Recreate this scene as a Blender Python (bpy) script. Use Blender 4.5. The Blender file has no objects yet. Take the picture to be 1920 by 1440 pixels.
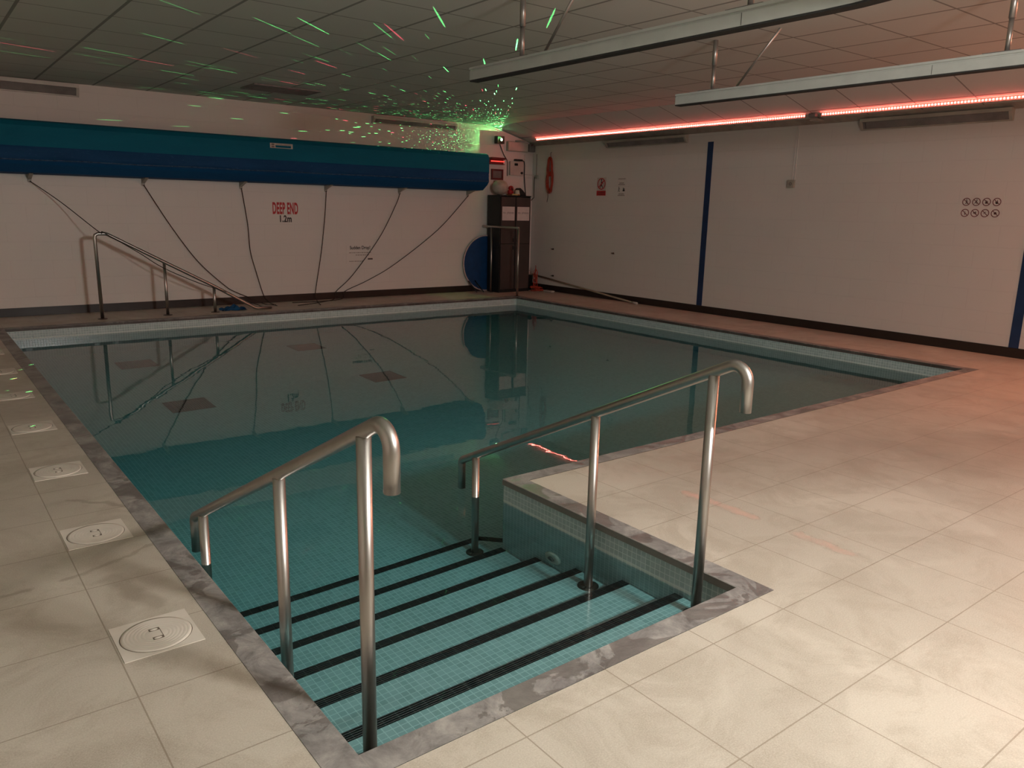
import bpy, bmesh, math, random
from mathutils import Vector, Matrix
random.seed(7)
PI = math.pi
S = bpy.context.scene
COL = S.collection

# ------------------------------------------------------------------ dimensions (metres)
XA, YN = 1.609, 1.504          # step alcove right side, pool near side
XR, YF = 7.184, 8.513          # pool right side, pool far side
XW, YW = 8.319, 9.575          # right wall, far wall
XL, YB = -2.3, -2.62            # left wall, wall behind the camera
ZC = 2.79                      # ceiling
XS, ZS = 7.38, 2.545           # start of sloping soffit, its height at the wall
WL = -0.132                    # water level
TP = 0.4026                    # deck tile pitch
MP = 0.0275                    # mosaic pitch
CW = 0.10                      # coping width

# ------------------------------------------------------------------ object helpers
def link(name, me, parent=None):
    o = bpy.data.objects.new(name, me)
    COL.objects.link(o)
    if parent is not None:
        o.parent = parent
    return o

def thing(name, label, cat, loc=(0, 0, 0), rotz=0, group=None):
    o = link(name, None)
    o.empty_display_size = 0.1
    o.location = loc
    o.rotation_euler = (0, 0, rotz)
    tag(o, label, cat, group)
    return o

def tag(o, label, cat, group=None, kind=None):
    if label: o['label'] = label
    if cat: o['category'] = cat
    if group: o['group'] = group
    if kind: o['kind'] = kind
    return o

def struct(o):
    o['kind'] = 'structure'
    return o

class MB:
    """collects shapes of one mesh"""
    def __init__(s):
        s.bm = bmesh.new()
    def box(s, x0, x1, y0, y1, z0, z1, bevel=0, mat=0):
        vs = [s.bm.verts.new(c) for c in ((x0,y0,z0),(x1,y0,z0),(x1,y1,z0),(x0,y1,z0),(x0,y0,z1),(x1,y0,z1),(x1,y1,z1),(x0,y1,z1))]
        fs = [s.bm.faces.new([vs[i] for i in q]) for q in ((3,2,1,0),(4,5,6,7),(0,1,5,4),(1,2,6,5),(2,3,7,6),(3,0,4,7))]
        for f in fs: f.material_index = mat
        if bevel > 0:
            es = list({e for f in fs for e in f.edges})
            bmesh.ops.bevel(s.bm, geom=es, offset=bevel, segments=2, affect='EDGES', profile=0.6)
        return s
    def poly(s, pts, mat=0):
        f = s.bm.faces.new([s.bm.verts.new(p) for p in pts])
        f.material_index = mat
        return s
    def prism(s, pts, axis, a, b, mat=0, cap=True):
        """extrude a 2-D outline along an axis (0 x: pts=(y,z), 1 y: (x,z), 2 z: (x,y))"""
        def mk(p, t):
            return {0: (t, p[0], p[1]), 1: (p[0], t, p[1]), 2: (p[0], p[1], t)}[axis]
        A = [s.bm.verts.new(mk(p, a)) for p in pts]
        B = [s.bm.verts.new(mk(p, b)) for p in pts]
        n = len(pts)
        for i in range(n):
            f = s.bm.faces.new((A[i], A[(i+1) % n], B[(i+1) % n], B[i])); f.material_index = mat
        if cap:
            f = s.bm.faces.new(A); f.material_index = mat
            f = s.bm.faces.new(B[::-1]); f.material_index = mat
        return s
    def tube(s, path, r, seg=16, cap=True, radii=None, mat=0):
        path = [Vector(p) for p in path]
        n = len(path)
        rings = []
        up = None
        for i, p in enumerate(path):
            if i == 0: t = path[1]-path[0]
            elif i == n-1: t = path[-1]-path[-2]
            else: t = (path[i+1]-p).normalized() + (p-path[i-1]).normalized()
            t.normalize()
            if up is None:
                up = t.orthogonal().normalized()
            else:
                up = (up - t*up.dot(t))
                up = up.normalized() if up.length > 1e-6 else t.orthogonal().normalized()
            w = t.cross(up)
            rr = radii[i] if radii else r
            rings.append([s.bm.verts.new(p + rr*(up*math.cos(2*PI*k/seg) + w*math.sin(2*PI*k/seg))) for k in range(seg)])
        for a, b in zip(rings, rings[1:]):
            for k in range(seg):
                f = s.bm.faces.new((a[k], a[(k+1) % seg], b[(k+1) % seg], b[k])); f.smooth = True; f.material_index = mat
        if cap:
            f = s.bm.faces.new(rings[0][::-1]); f.material_index = mat
            f = s.bm.faces.new(rings[-1]); f.material_index = mat
        return s
    def lathe(s, prof, c=(0,0,0), axis=(0,0,1), seg=32, mat=0, smooth=True):
        """prof: (radius, height) list round an axis through c"""
        q = Vector((0,0,1)).rotation_difference(Vector(axis))
        c = Vector(c)
        rings = []
        for r, h in prof:
            rings.append([s.bm.verts.new(c + q @ Vector((max(r,1e-4)*math.cos(2*PI*k/seg), max(r,1e-4)*math.sin(2*PI*k/seg), h))) for k in range(seg)])
        for a, b in zip(rings, rings[1:]):
            for k in range(seg):
                f = s.bm.faces.new((a[k], a[(k+1) % seg], b[(k+1) % seg], b[k])); f.smooth = smooth; f.material_index = mat
        f = s.bm.faces.new(rings[0][::-1]); f.material_index = mat
        f = s.bm.faces.new(rings[-1]); f.material_index = mat
        return s
    def ring(s, c, r0, r1, t, axis, seg=40, mat=0):
        """flat annulus with thickness t"""
        q = Vector((0,0,1)).rotation_difference(Vector(axis)); c = Vector(c)
        def P(r, h, k): return s.bm.verts.new(c + q @ Vector((r*math.cos(2*PI*k/seg), r*math.sin(2*PI*k/seg), h)))
        R = [[P(r, h, k) for k in range(seg)] for r, h in ((r0,0),(r1,0),(r1,t),(r0,t))]
        for a in range(4):
            A, B = R[a], R[(a+1) % 4]
            for k in range(seg):
                f = s.bm.faces.new((A[k], A[(k+1) % seg], B[(k+1) % seg], B[k])); f.material_index = mat
        return s
    def sphere(s, c, r, sc=(1,1,1), seg=24, mat=0, noise=0):
        g = bmesh.ops.create_uvsphere(s.bm, u_segments=seg, v_segments=seg//2, radius=r)
        for v in g['verts']:
            k = 1 + (random.uniform(-noise, noise) if noise else 0)
            v.co = Vector((v.co.x*sc[0]*k + c[0], v.co.y*sc[1]*k + c[1], v.co.z*sc[2]*k + c[2]))
        for f in {f for v in g['verts'] for f in v.link_faces}:
            f.smooth = True; f.material_index = mat
        return s
    def build(s, name, mats, parent=None, recalc=True):
        if recalc:
            bmesh.ops.recalc_face_normals(s.bm, faces=s.bm.faces)
        me = bpy.data.meshes.new(name)
        s.bm.to_mesh(me); s.bm.free()
        for m in (mats if isinstance(mats, (list, tuple)) else [mats]):
            me.materials.append(m)
        return link(name, me, parent)

# ------------------------------------------------------------------ material helpers
class NT:
    def __init__(s, name):
        s.m = bpy.data.materials.new(name); s.m.use_nodes = True
        s.t = s.m.node_tree; s.t.nodes.clear()
        s.out = s.t.nodes.new('ShaderNodeOutputMaterial')
        s.b = s.t.nodes.new('ShaderNodeBsdfPrincipled')
        s.L(s.b.outputs[0], s.out.inputs['Surface'])
        s._pos = None
    def N(s, typ, **k):
        n = s.t.nodes.new(typ)
        for a, v in k.items(): setattr(n, a, v)
        return n
    def L(s, a, b): s.t.links.new(a, b)
    def put(s, sock, v):
        if hasattr(v, 'is_output') or hasattr(v, 'links'): s.L(v, sock)
        elif isinstance(v, (tuple, list)) and len(v) == 3 and sock.type == 'RGBA': sock.default_value = (*v, 1)
        else: sock.default_value = v
    def set(s, **k):
        for a, v in k.items(): s.put(s.b.inputs[a.replace('_', ' ')], v)
        return s
    def math(s, op, a, b=None, c=None, clamp=False):
        n = s.N('ShaderNodeMath', operation=op, use_clamp=clamp)
        s.put(n.inputs[0], a)
        if b is not None: s.put(n.inputs[1], b)
        if c is not None: s.put(n.inputs[2], c)
        return n.outputs[0]
    def mix(s, f, a, b, blend='MIX'):
        n = s.N('ShaderNodeMix', data_type='RGBA', blend_type=blend)
        s.put(n.inputs[0], f); s.put(n.inputs[6], a); s.put(n.inputs[7], b)
        return n.outputs[2]
    def ramp(s, f, pts):
        n = s.N('ShaderNodeValToRGB'); s.put(n.inputs[0], f)
        e = n.color_ramp.elements
        while len(e) < len(pts): e.new(0.5)
        for el, (p, c) in zip(e, pts):
            el.position = p
            el.color = (*c, 1) if isinstance(c, (tuple, list)) else (c, c, c, 1)
        return n.outputs[0]
    def pos(s):
        if s._pos is None: s._pos = s.N('ShaderNodeNewGeometry')
        return s._pos.outputs['Position']
    def xyz(s, v=None):
        n = s.N('ShaderNodeSeparateXYZ'); s.L(v if v is not None else s.pos(), n.inputs[0])
        return n.outputs
    def objpos(s):
        return s.N('ShaderNodeTexCoord').outputs['Object']
    def noise(s, scale, detail=4, rough=.55, v=None, dist=0, out=0, vec_scale=None):
        n = s.N('ShaderNodeTexNoise')
        vec = v if v is not None else s.pos()
        if vec_scale:
            m = s.N('ShaderNodeVectorMath', operation='MULTIPLY'); s.L(vec, m.inputs[0]); m.inputs[1].default_value = vec_scale
            vec = m.outputs[0]
        s.L(vec, n.inputs['Vector'])
        n.inputs['Scale'].default_value = scale; n.inputs['Detail'].default_value = detail
        n.inputs['Roughness'].default_value = rough; n.inputs['Distortion'].default_value = dist
        return n.outputs[out]
    def bump(s, h, strength=.3, dist=.01):
        n = s.N('ShaderNodeBump'); n.inputs['Strength'].default_value = strength; n.inputs['Distance'].default_value = dist
        s.put(n.inputs['Height'], h)
        s.L(n.outputs[0], s.b.inputs['Normal'])
        return s
    def line(s, c, pitch, off, half):
        """1 on joint lines of a grid along one coordinate"""
        a = s.math('SUBTRACT', c, off)
        a = s.math('DIVIDE', a, pitch)
        f = s.math('FRACT', a)
        d = s.math('ABSOLUTE', s.math('SUBTRACT', f, .5))      # .5 on the line
        return s.math('GREATER_THAN', d, .5 - half/pitch)

def flat(name, col, rough=.5, metal=0, var=.12, vs=8, **k):
    m = NT(name)
    n = m.noise(vs, 5, v=m.objpos())
    dark = tuple(c*(1-var*2) for c in col); light = tuple(min(1, c*(1+var)) for c in col)
    m.set(Base_Color=m.ramp(n, [(.3, dark), (.7, light)]), Roughness=rough, Metallic=metal, **k)
    return m.m

def mat_deck():
    m = NT('porcelain deck tile'); x, y, z = m.xyz()
    jx = m.line(x, TP, 0, .0022); jy = m.line(y, TP, .196, .0022)
    j = m.math('MAXIMUM', jx, jy)
    # every tile gets its own tone
    fx = m.math('FLOOR', m.math('DIVIDE', x, TP)); fy = m.math('FLOOR', m.math('DIVIDE', m.math('SUBTRACT', y, .196), TP))
    cv = m.N('ShaderNodeCombineXYZ'); m.L(fx, cv.inputs[0]); m.L(fy, cv.inputs[1])
    wn = m.N('ShaderNodeTexWhiteNoise'); m.L(cv.outputs[0], wn.inputs['Vector'])
    n1 = m.noise(1.7, 6, .6, dist=.4); n2 = m.noise(9, 8, .7); n3 = m.noise(210, 4, .75)
    stain = m.ramp(m.noise(3.1, 9, .72, dist=.9), [(.47, 0), (.60, 1)])
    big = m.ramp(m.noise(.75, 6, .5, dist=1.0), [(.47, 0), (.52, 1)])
    base = m.mix(n1, (.47, .415, .335), (.60, .54, .445))
    base = m.mix(m.math('MULTIPLY', stain, .5), base, (.31, .25, .18))
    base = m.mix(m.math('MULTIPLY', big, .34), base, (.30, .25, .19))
    base = m.mix(m.math('MULTIPLY', n2, .4), base, (.52, .47, .39))
    base = m.mix(m.math('MULTIPLY', wn.outputs[0], .16), base, (.42, .38, .32))
    base = m.mix(m.math('MULTIPLY', m.math('SUBTRACT', n3, .42, clamp=True), 1.5, clamp=True), base, (.76, .71, .61))
    base = m.mix(m.math('MULTIPLY', m.math('SUBTRACT', .42, n3, clamp=True), 1.5, clamp=True), base, (.30, .25, .19))
    # narrow darker trails, each with its own shape
    wob = m.noise(9, 4, .6, out=1)
    ws = m.N('ShaderNodeVectorMath', operation='SCALE'); m.L(wob, ws.inputs[0]); ws.inputs['Scale'].default_value = .09
    wp = m.N('ShaderNodeVectorMath', operation='ADD'); m.L(m.pos(), wp.inputs[0]); m.L(ws.outputs[0], wp.inputs[1])
    px, py, pz = m.xyz(wp.outputs[0])
    def seg(ax, ay, bx, by, r):
        ax += .045; ay += .045; bx += .045; by += .045
        dx, dy = bx-ax, by-ay; l2 = dx*dx+dy*dy
        t_ = m.math('MULTIPLY_ADD', m.math('SUBTRACT', px, ax), dx/l2, m.math('MULTIPLY', m.math('SUBTRACT', py, ay), dy/l2))
        t_ = m.math('MINIMUM', m.math('MAXIMUM', t_, 0.0), 1.0)
        qx = m.math('SUBTRACT', px, m.math('MULTIPLY_ADD', t_, dx, ax)); qy = m.math('SUBTRACT', py, m.math('MULTIPLY_ADD', t_, dy, ay))
        d_ = m.math('SQRT', m.math('ADD', m.math('MULTIPLY', qx, qx), m.math('MULTIPLY', qy, qy)))
        return m.math('SMOOTH_MIN', 1.0, m.math('MAXIMUM', m.math('MULTIPLY', m.math('SUBTRACT', r, d_), 1.6/r), 0.0), .01)
    trail = None
    for a in ((-.85, 1.50, -.57, 1.53, .022), (-.46, 1.52, -.26, 1.60, .02), (-.26, 1.60, -.10, 1.70, .016), (-.31, 2.44, -.17, 2.31, .018), (-.17, 2.31, -.09, 2.19, .022), (-.31, 1.44, -.22, 1.13, .05)):
        sg = seg(*a)
        trail = sg if trail is None else m.math('MAXIMUM', trail, sg)
    base = m.mix(m.math('MULTIPLY', trail, .38), base, (.22, .17, .12))
    puddle = None
    for a in ((2.27, .80, 2.28, .40, .05), (2.27, .16, 2.28, -.10, .05)):
        sg = seg(*a)
        puddle = sg if puddle is None else m.math('MAXIMUM', puddle, sg)
    dark_band = m.math('MAXIMUM', seg(2.7, 1.05, 4.2, .35, .62), seg(4.0, .35, 5.6, -.35, .5))  # broad darker band across the right deck
    base = m.mix(m.math('MULTIPLY', dark_band, .38), base, (.27, .21, .16))
    base = m.mix(m.math('MULTIPLY', puddle, .12), base, (.30, .24, .17))
    base = m.mix(m.math('MULTIPLY', j, .6), base, (.22, .17, .115))
    rough = m.ramp(m.noise(1.9, 5, .6, dist=.5), [(.38, .33), (.6, .55)])
    rough = m.mix(puddle, rough, (.06,)*3)
    m.set(Base_Color=base, Roughness=rough, Specular_IOR_Level=.5)
    h = m.math('ADD', m.math('MULTIPLY', n3, .45), m.math('MULTIPLY', n2, .5))
    h = m.math('MULTIPLY', h, m.math('SUBTRACT', 1.0, m.math('MULTIPLY', puddle, .8)))
    m.bump(m.math('SUBTRACT', h, m.math('MULTIPLY', j, .8)), .32, .004)
    return m.m

def mat_coping():
    m = NT('grey stone coping'); x, y, z = m.xyz()
    j = m.math('MAXIMUM', m.line(x, TP, 0, .0016), m.line(y, TP, .196, .0016))
    n1 = m.noise(6, 10, .72, dist=.8); n2 = m.noise(75, 4, .7)
    n4 = m.noise(2.9, 8, .6, dist=1.3)
    base = m.ramp(n1, [(.34, (.13, .12, .115)), (.5, (.26, .245, .23)), (.66, (.42, .395, .36))])
    wet = m.ramp(n4, [(.525, 0), (.545, 1)])
    base = m.mix(m.math('MULTIPLY', wet, .6), base, (.085, .068, .060))
    base = m.mix(m.math('MULTIPLY', n2, .3), base, (.26, .24, .22))
    # vertical lip darkened, its shade put into the colour
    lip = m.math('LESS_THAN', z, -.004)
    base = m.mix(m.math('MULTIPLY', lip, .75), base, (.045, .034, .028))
    base = m.mix(m.math('MULTIPLY', j, .5), base, (.34, .31, .27))
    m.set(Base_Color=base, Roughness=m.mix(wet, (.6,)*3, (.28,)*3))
    m.bump(m.math('ADD', n1, n2), .3, .004)
    return m.m

def mat_mosaic():
    m = NT('pale green glass mosaic'); x, y, z = m.xyz()
    geo = m.N('ShaderNodeNewGeometry'); N = m.xyz(geo.outputs['True Normal'])
    ms = []
    for c, n, off in ((x, N[0], .004), (y, N[1], .003), (z, N[2], -.035)):
        l = m.line(c, MP, off, .0016)
        ms.append(m.math('MULTIPLY', l, m.math('LESS_THAN', m.math('ABSOLUTE', n), .5)))
    j = m.math('MAXIMUM', m.math('MAXIMUM', ms[0], ms[1]), ms[2])
    sc = m.N('ShaderNodeVectorMath', operation='DIVIDE'); m.L(m.pos(), sc.inputs[0]); sc.inputs[1].default_value = (MP,)*3
    fl = m.N('ShaderNodeVectorMath', operation='FLOOR'); m.L(sc.outputs[0], fl.inputs[0])
    wn = m.N('ShaderNodeTexWhiteNoise'); m.L(fl.outputs[0], wn.inputs['Vector'])
    n1 = m.noise(3, 4)
    tile = m.mix(wn.outputs[0], (.37, .465, .455), (.48, .58, .57))
    tile = m.mix(m.math('MULTIPLY', n1, .25), tile, (.38, .45, .43))
    # lime crust at the water line
    crust = m.math('LESS_THAN', m.math('ABSOLUTE', m.math('SUBTRACT', z, WL + .009)), .005)
    crust = m.math('MULTIPLY', crust, m.math('LESS_THAN', m.math('ABSOLUTE', N[2]), .5))
    col = m.mix(j, tile, (.62, .70, .67))
    col = m.mix(m.math('MULTIPLY', crust, .6), col, (.7, .76, .68))
    m.set(Base_Color=col, Roughness=m.mix(j, (.22,)*3, (.6,)*3))
    m.bump(m.math('SUBTRACT', 1.0, j), .15, .001)
    return m.m

def mat_nosing():
    m = NT('black ribbed nosing tile'); x, y, z = m.xyz()
    j = m.line(x, .0525, .006, .0011)
    rib = m.math('SINE', m.math('MULTIPLY', y, 620))
    m.set(Base_Color=m.mix(m.math('MULTIPLY', j, .5), (.012, .008, .008), (.25, .22, .2)), Roughness=.3)
    m.bump(rib, .5, .002)
    return m.m

def mat_wall():
    m = NT('cream painted blockwork'); x, y, z = m.xyz()
    geo = m.N('ShaderNodeNewGeometry'); N = m.xyz(geo.outputs['True Normal'])
    onx = m.math('GREATER_THAN', m.math('ABSOLUTE', N[0]), .5)
    u = m.math('ADD', m.math('MULTIPLY', y, onx), m.math('MULTIPLY', x, m.math('SUBTRACT', 1.0, onx)))
    cv = m.N('ShaderNodeCombineXYZ'); m.L(u, cv.inputs[0]); m.L(z, cv.inputs[1])
    br = m.N('ShaderNodeTexBrick'); m.L(cv.outputs[0], br.inputs['Vector'])
    br.inputs['Scale'].default_value = 1; br.inputs['Brick Width'].default_value = .45; br.inputs['Row Height'].default_value = .225
    br.inputs['Mortar Size'].default_value = .004; br.inputs['Mortar Smooth'].default_value = .4
    br.inputs['Color1'].default_value = (1, 1, 1, 1); br.inputs['Color2'].default_value = (.94, .94, .94, 1); br.inputs['Mortar'].default_value = (.6, .6, .6, 1)
    n = m.noise(1.3, 5); n2 = m.noise(90, 4)
    base = m.mix(n, (.64, .60, .55), (.70, .66, .61))
    base = m.mix(.13, base, br.outputs['Color'], 'MULTIPLY')
    m.set(Base_Color=base, Roughness=.5)
    m.bump(m.math('ADD', m.math('MULTIPLY', n2, .25), m.math('MULTIPLY', br.outputs['Fac'], -1.0)), .25, .003)
    return m.m

def mat_ceiling(name, ox, oy):
    m = NT(name); x, y, z = m.xyz()
    l1 = m.line(x, .6175, ox, .0125); l2 = m.line(y, .6175, oy, .008)
    j = m.math('MAXIMUM', l1, l2)
    n = m.noise(140, 3, .7); n1 = m.noise(1.2, 4)
    fx = m.math('FLOOR', m.math('DIVIDE', m.math('SUBTRACT', x, ox), .6175)); fy = m.math('FLOOR', m.math('DIVIDE', m.math('SUBTRACT', y, oy), .6175))
    cv = m.N('ShaderNodeCombineXYZ'); m.L(fx, cv.inputs[0]); m.L(fy, cv.inputs[1])
    wn = m.N('ShaderNodeTexWhiteNoise'); m.L(cv.outputs[0], wn.inputs['Vector'])
    base = m.mix(n1, (.64, .66, .61), (.71, .73, .68))
    base = m.mix(m.math('MULTIPLY', wn.outputs[0], .12), base, (.42, .42, .38))
    base = m.mix(m.math('MULTIPLY', n, .3), base, (.42, .42, .38))
    base = m.mix(m.math('MULTIPLY', j, .66), base, (.10, .10, .085))
    m.set(Base_Color=base, Roughness=.85)
    m.bump(m.math('SUBTRACT', m.math('MULTIPLY', n, .3), j), .4, .004)
    return m.m

def mat_steel(name='brushed stainless steel', rough=.31):
    m = NT(name)
    n = m.noise(30, 3, v=m.objpos(), vec_scale=(1, 1, .06)); n2 = m.noise(3, 3, .5)
    m.set(Base_Color=m.mix(n, (.38, .36, .335), (.52, .495, .46)), Metallic=1.0,
          Roughness=m.ramp(m.math('ADD', m.math('MULTIPLY', n2, .6), m.math('MULTIPLY', n, .4)), [(.3, rough*1.0), (.7, rough*1.3)]))
    return m.m

def mat_water():
    m = NT('pool water')
    n = m.noise(2.3, 2, .4, vec_scale=(1, 1, 0)); n2 = m.noise(9, 2, .4, vec_scale=(1, 1, 0))
    g = m.N('ShaderNodeBsdfGlass'); g.inputs['Roughness'].default_value = 0; g.inputs['IOR'].default_value = 1.333
    g.inputs['Color'].default_value = (1, 1, 1, 1)
    b = m.N('ShaderNodeBump'); b.inputs['Strength'].default_value = .12; b.inputs['Distance'].default_value = .01
    m.L(m.math('ADD', n, m.math('MULTIPLY', n2, .16)), b.inputs['Height']); m.L(b.outputs[0], g.inputs['Normal'])
    m.L(g.outputs[0], m.out.inputs['Surface'])
    m.t.nodes.remove(m.b)
    v = m.N('ShaderNodeVolumeAbsorption'); v.inputs['Color'].default_value = (WATER_COL[0], WATER_COL[1], WATER_COL[2], 1); v.inputs['Density'].default_value = WATER_DEN
    m.L(v.outputs[0], m.out.inputs['Volume'])
    return m.m
WATER_COL = (.10, .88, .93); WATER_DEN = .30

def mat_emit(name, col, st):
    m = NT(name)
    n = m.noise(30, 2)
    m.set(Base_Color=(.02, .01, .01), Emission_Color=col, Emission_Strength=m.math('MULTIPLY', m.math('ADD', m.math('MULTIPLY', n, .2), .9), st))
    return m.m

def mat_tarp(name, c0, c1, scratch=.3):
    m = NT(name)
    n = m.noise(2.2, 6, .6, vec_scale=(.5, 1, 2)); w = m.noise(14, 6, .65, dist=1.0, vec_scale=(.5, 1, 1.6))
    s = m.ramp(m.noise(22, 8, .75, dist=2.0, vec_scale=(.3, 1, 1)), [(.6, 0), (.72, 1)])
    col = m.mix(n, c0, c1)
    col = m.mix(m.math('MULTIPLY', s, scratch), col, tuple(min(1, c*1.5+.05) for c in c1))
    m.set(Base_Color=col, Roughness=.75, Specular_IOR_Level=.25)
    m.bump(m.math('ADD', n, m.math('MULTIPLY', w, .8)), .35, .015)
    return m.m

M = dict(
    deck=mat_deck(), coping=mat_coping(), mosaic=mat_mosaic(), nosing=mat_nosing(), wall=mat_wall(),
    ceil=mat_ceiling('mineral fibre ceiling tile', .0675, 4.113), soffit=mat_ceiling('sloping ceiling tile', 7.4 - .03, 7.04),
    steel=mat_steel(), water=mat_water(),
    skirt=flat('dark brown skirting tile', (.022, .014, .011), .35, vs=3),
    blue_line=flat('navy blue paint', (.006, .03, .10), .45),
    white=flat('off-white plastic', (.52, .49, .43), .45, vs=4),
    dimwhite=flat('aged cream plastic', (.40, .37, .31), .5, vs=4),
    grey=flat('grey plastic', (.16, .15, .14), .5),
    dgrey=flat('grey louvre', (.20, .185, .175), .6),
    black=flat('black plastic', (.01, .01, .01), .5),
    alu=flat('light grey powder-coated aluminium', (.50, .52, .48), .4, var=.04),
    slot=flat('dark track slot', (.03, .03, .028), .7),
    zinc=flat('galvanised steel', (.42, .39, .36), .38, .8),
    rope=flat('dark brown cord', (.035, .025, .02), .8),
    orange=flat('orange rope', (.42, .045, .02), .6, vs=40),
    red=flat('red vinyl', (.45, .015, .02), .5, var=.05),
    darkred=flat('dark red plastic', (.12, .01, .01), .4),
    ink=flat('black vinyl', (.008, .008, .008), .5, var=.05),
    faint=flat('faded grey print', (.32, .28, .24), .6, var=.05),
    paper=flat('white paper', (.62, .56, .53), .6, var=.04),
    cabinet=flat('black cabinet side', (.008, .008, .008), .5),
    cabdoor=flat('dark brown cabinet door', (.055, .038, .033), .5, vs=3),
    teal=mat_tarp('teal tarpaulin', (.0, .095, .16), (.0, .15, .23), .12),
    blue=mat_tarp('blue crumpled sheet', (.0, .035, .10), (.01, .075, .20), .8),
    dblue=mat_tarp('deep blue tarpaulin', (.0, .05, .16), (.0, .085, .22), .10),
    mat_blue=flat('blue trampoline pad', (.0, .045, .15), .5),
    lid=flat('cream skimmer lid plastic', (.74, .68, .585), .42, vs=5, var=.06),
    lidgap=flat('dirt in lid gap', (.16, .13, .10), .8),
    drain=flat('grey floor grating', (.06, .075, .075), .7),
    cloth=flat('blue cloth', (.0, .06, .16), .8),
    yellow=flat('pale yellow plastic', (.5, .36, .15), .5),
    brass=flat('brownish metal cap', (.10, .075, .06), .4, .6),
    pictred=flat('dull red print', (.16, .03, .03), .5, var=.05),
    picback=flat('clear sticker film', (.68, .63, .58), .4, var=.03),
)

# ------------------------------------------------------------------ setting: shell
o = MB()
o.poly([(XL, YB, 0), (-CW, YB, 0), (-CW, YW, 0), (XL, YW, 0)])
o.poly([(-CW, YB, 0), (XW, YB, 0), (XW, -CW, 0), (-CW, -CW, 0)])
o.poly([(XA+CW, -CW, 0), (XW, -CW, 0), (XW, YN-CW, 0), (XA+CW, YN-CW, 0)])
o.poly([(XR+CW, YN-CW, 0), (XW, YN-CW, 0), (XW, YW, 0), (XR+CW, YW, 0)])
o.poly([(-CW, YF+CW, 0), (XR+CW, YF+CW, 0), (XR+CW, YW, 0), (-CW, YW, 0)])
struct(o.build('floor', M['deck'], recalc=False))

def wallbox(name, x0, x1, y0, y1, z0, z1, mat):
    return struct(MB().box(x0, x1, y0, y1, z0, z1).build(name, mat))
wallbox('wall_back', XL, XW, YW, YW+.12, 0, ZC, M['wall'])
wallbox('wall_right', XW, XW+.12, YB, YW+.12, 0, ZC, M['wall'])
wallbox('wall_left', XL-.12, XL, YB, YW+.12, 0, ZC, M['wall'])
wallbox('wall_front', XL, XW, YB-.12, YB, 0, ZC, M['wall'])
o = MB()
o.poly([(XL, YB, ZC), (XL, YW, ZC), (XS, YW, ZC), (XS, YB, ZC)], 0)
o.poly([(XS, YB, ZC), (XS, YW, ZC), (XW, YW, ZS), (XW, YB, ZS)], 1)
struct(o.build('ceiling', [M['ceil'], M['soffit']], recalc=False))
def skirting(name, x0, x1, y0, y1):
    struct(MB().box(x0, x1, y0, y1, 0, .104, .002).build(name, M['skirt']))
skirting('baseboard_back', XL, XW-.012, YW-.012, YW)
skirting('baseboard_right', XW-.012, XW, YB, YW)
skirting('baseboard_left', XL, XL+.012, YB, YW-.012)
for i, (ya, yb) in enumerate(((5.595, 5.69), (1.45, 1.545))):
    struct(MB().box(XW-.006, XW, ya, yb, .104, 2.39 if i == 0 else 2.3, .001).build('trim_%d' % (i+1), M['blue_line']))
# dark timber bead under the soffit on the right wall
struct(MB().prism([(XW-.10, ZS-.004+.1*.27), (XW, ZS-.004), (XW, ZS-.03), (XW-.03, ZS-.03)], 1, YB, YW).build('trim_3', flat('brown painted bead', (.36, .31, .26), .6)))

# pool coping
ring_in = [(0,0),(XA,0),(XA,YN),(XR,YN),(XR,YF),(0,YF)]
ring_out = [(-CW,-CW),(XA+CW,-CW),(XA+CW,YN-CW),(XR+CW,YN-CW),(XR+CW,YF+CW),(-CW,YF+CW)]
o = MB()
TH = .033
for i in range(6):
    a, b = ring_in[i], ring_in[(i+1) % 6]; c, d = ring_out[i], ring_out[(i+1) % 6]
    n = Vector((c[0]-a[0], c[1]-a[1])); e = .003
    ai = [(p[0] + e*(-1 if q[0] > p[0] else 1)*-1, p[1] + e*(-1 if q[1] > p[1] else 1)*-1) for p, q in ((a, c), (b, d))]
    z = .0015
    o.poly([(*ai[0], z), (*ai[1], z), (*d, z), (*c, z)])                   # top
    o.poly([(*a, z-.003), (*b, z-.003), (*ai[1], z), (*ai[0], z)])         # arris
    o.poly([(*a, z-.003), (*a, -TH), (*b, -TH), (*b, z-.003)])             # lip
    o.poly([(*a, -TH), (a[0]+n.x*.06, a[1]+n.y*.06, -TH), (b[0]+(d[0]-b[0])*.06, b[1]+(d[1]-b[1])*.06, -TH), (*b, -TH)])
struct(o.build('pool_coping', M['coping'], recalc=False))

# pool basin, mosaic lined
e = .005
P = [(-e,-e),(XA+e,-e),(XA+e,YN-e),(XR+e,YN-e),(XR+e,YF+e),(-e,YF+e)]
def zf(y):
    return -1.05 if y < 3 else (-1.05 - .27*(y-3)/3 if y < 6 else -1.32)
o = MB()
for i in range(6):
    a, b = P[i], P[(i+1) % 6]
    cuts = [a] + [(a[0], yc) for yc in ((3., 6.) if b[1] > a[1] else (6., 3.)) if min(a[1], b[1]) < yc < max(a[1], b[1])] + [b]
    top = [(*q, -TH+.001) for q in (a, b)]
    bot = [(*q, zf(q[1])) for q in cuts]
    o.poly([top[0]] + bot + [top[1]])
o.poly([(-e,-e,-1.05),(XA+e,-e,-1.05),(XA+e,YN-e,-1.05),(-e,YN-e,-1.05)])
for ya, yb in ((YN-e, 3), (3, 6), (6, YF+e)):
    o.poly([(-e, ya, zf(ya)), (XR+e, ya, zf(ya)), (XR+e, yb, zf(yb)), (-e, yb, zf(yb))])
struct(o.build('pool_basin', M['mosaic'], recalc=False))

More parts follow.
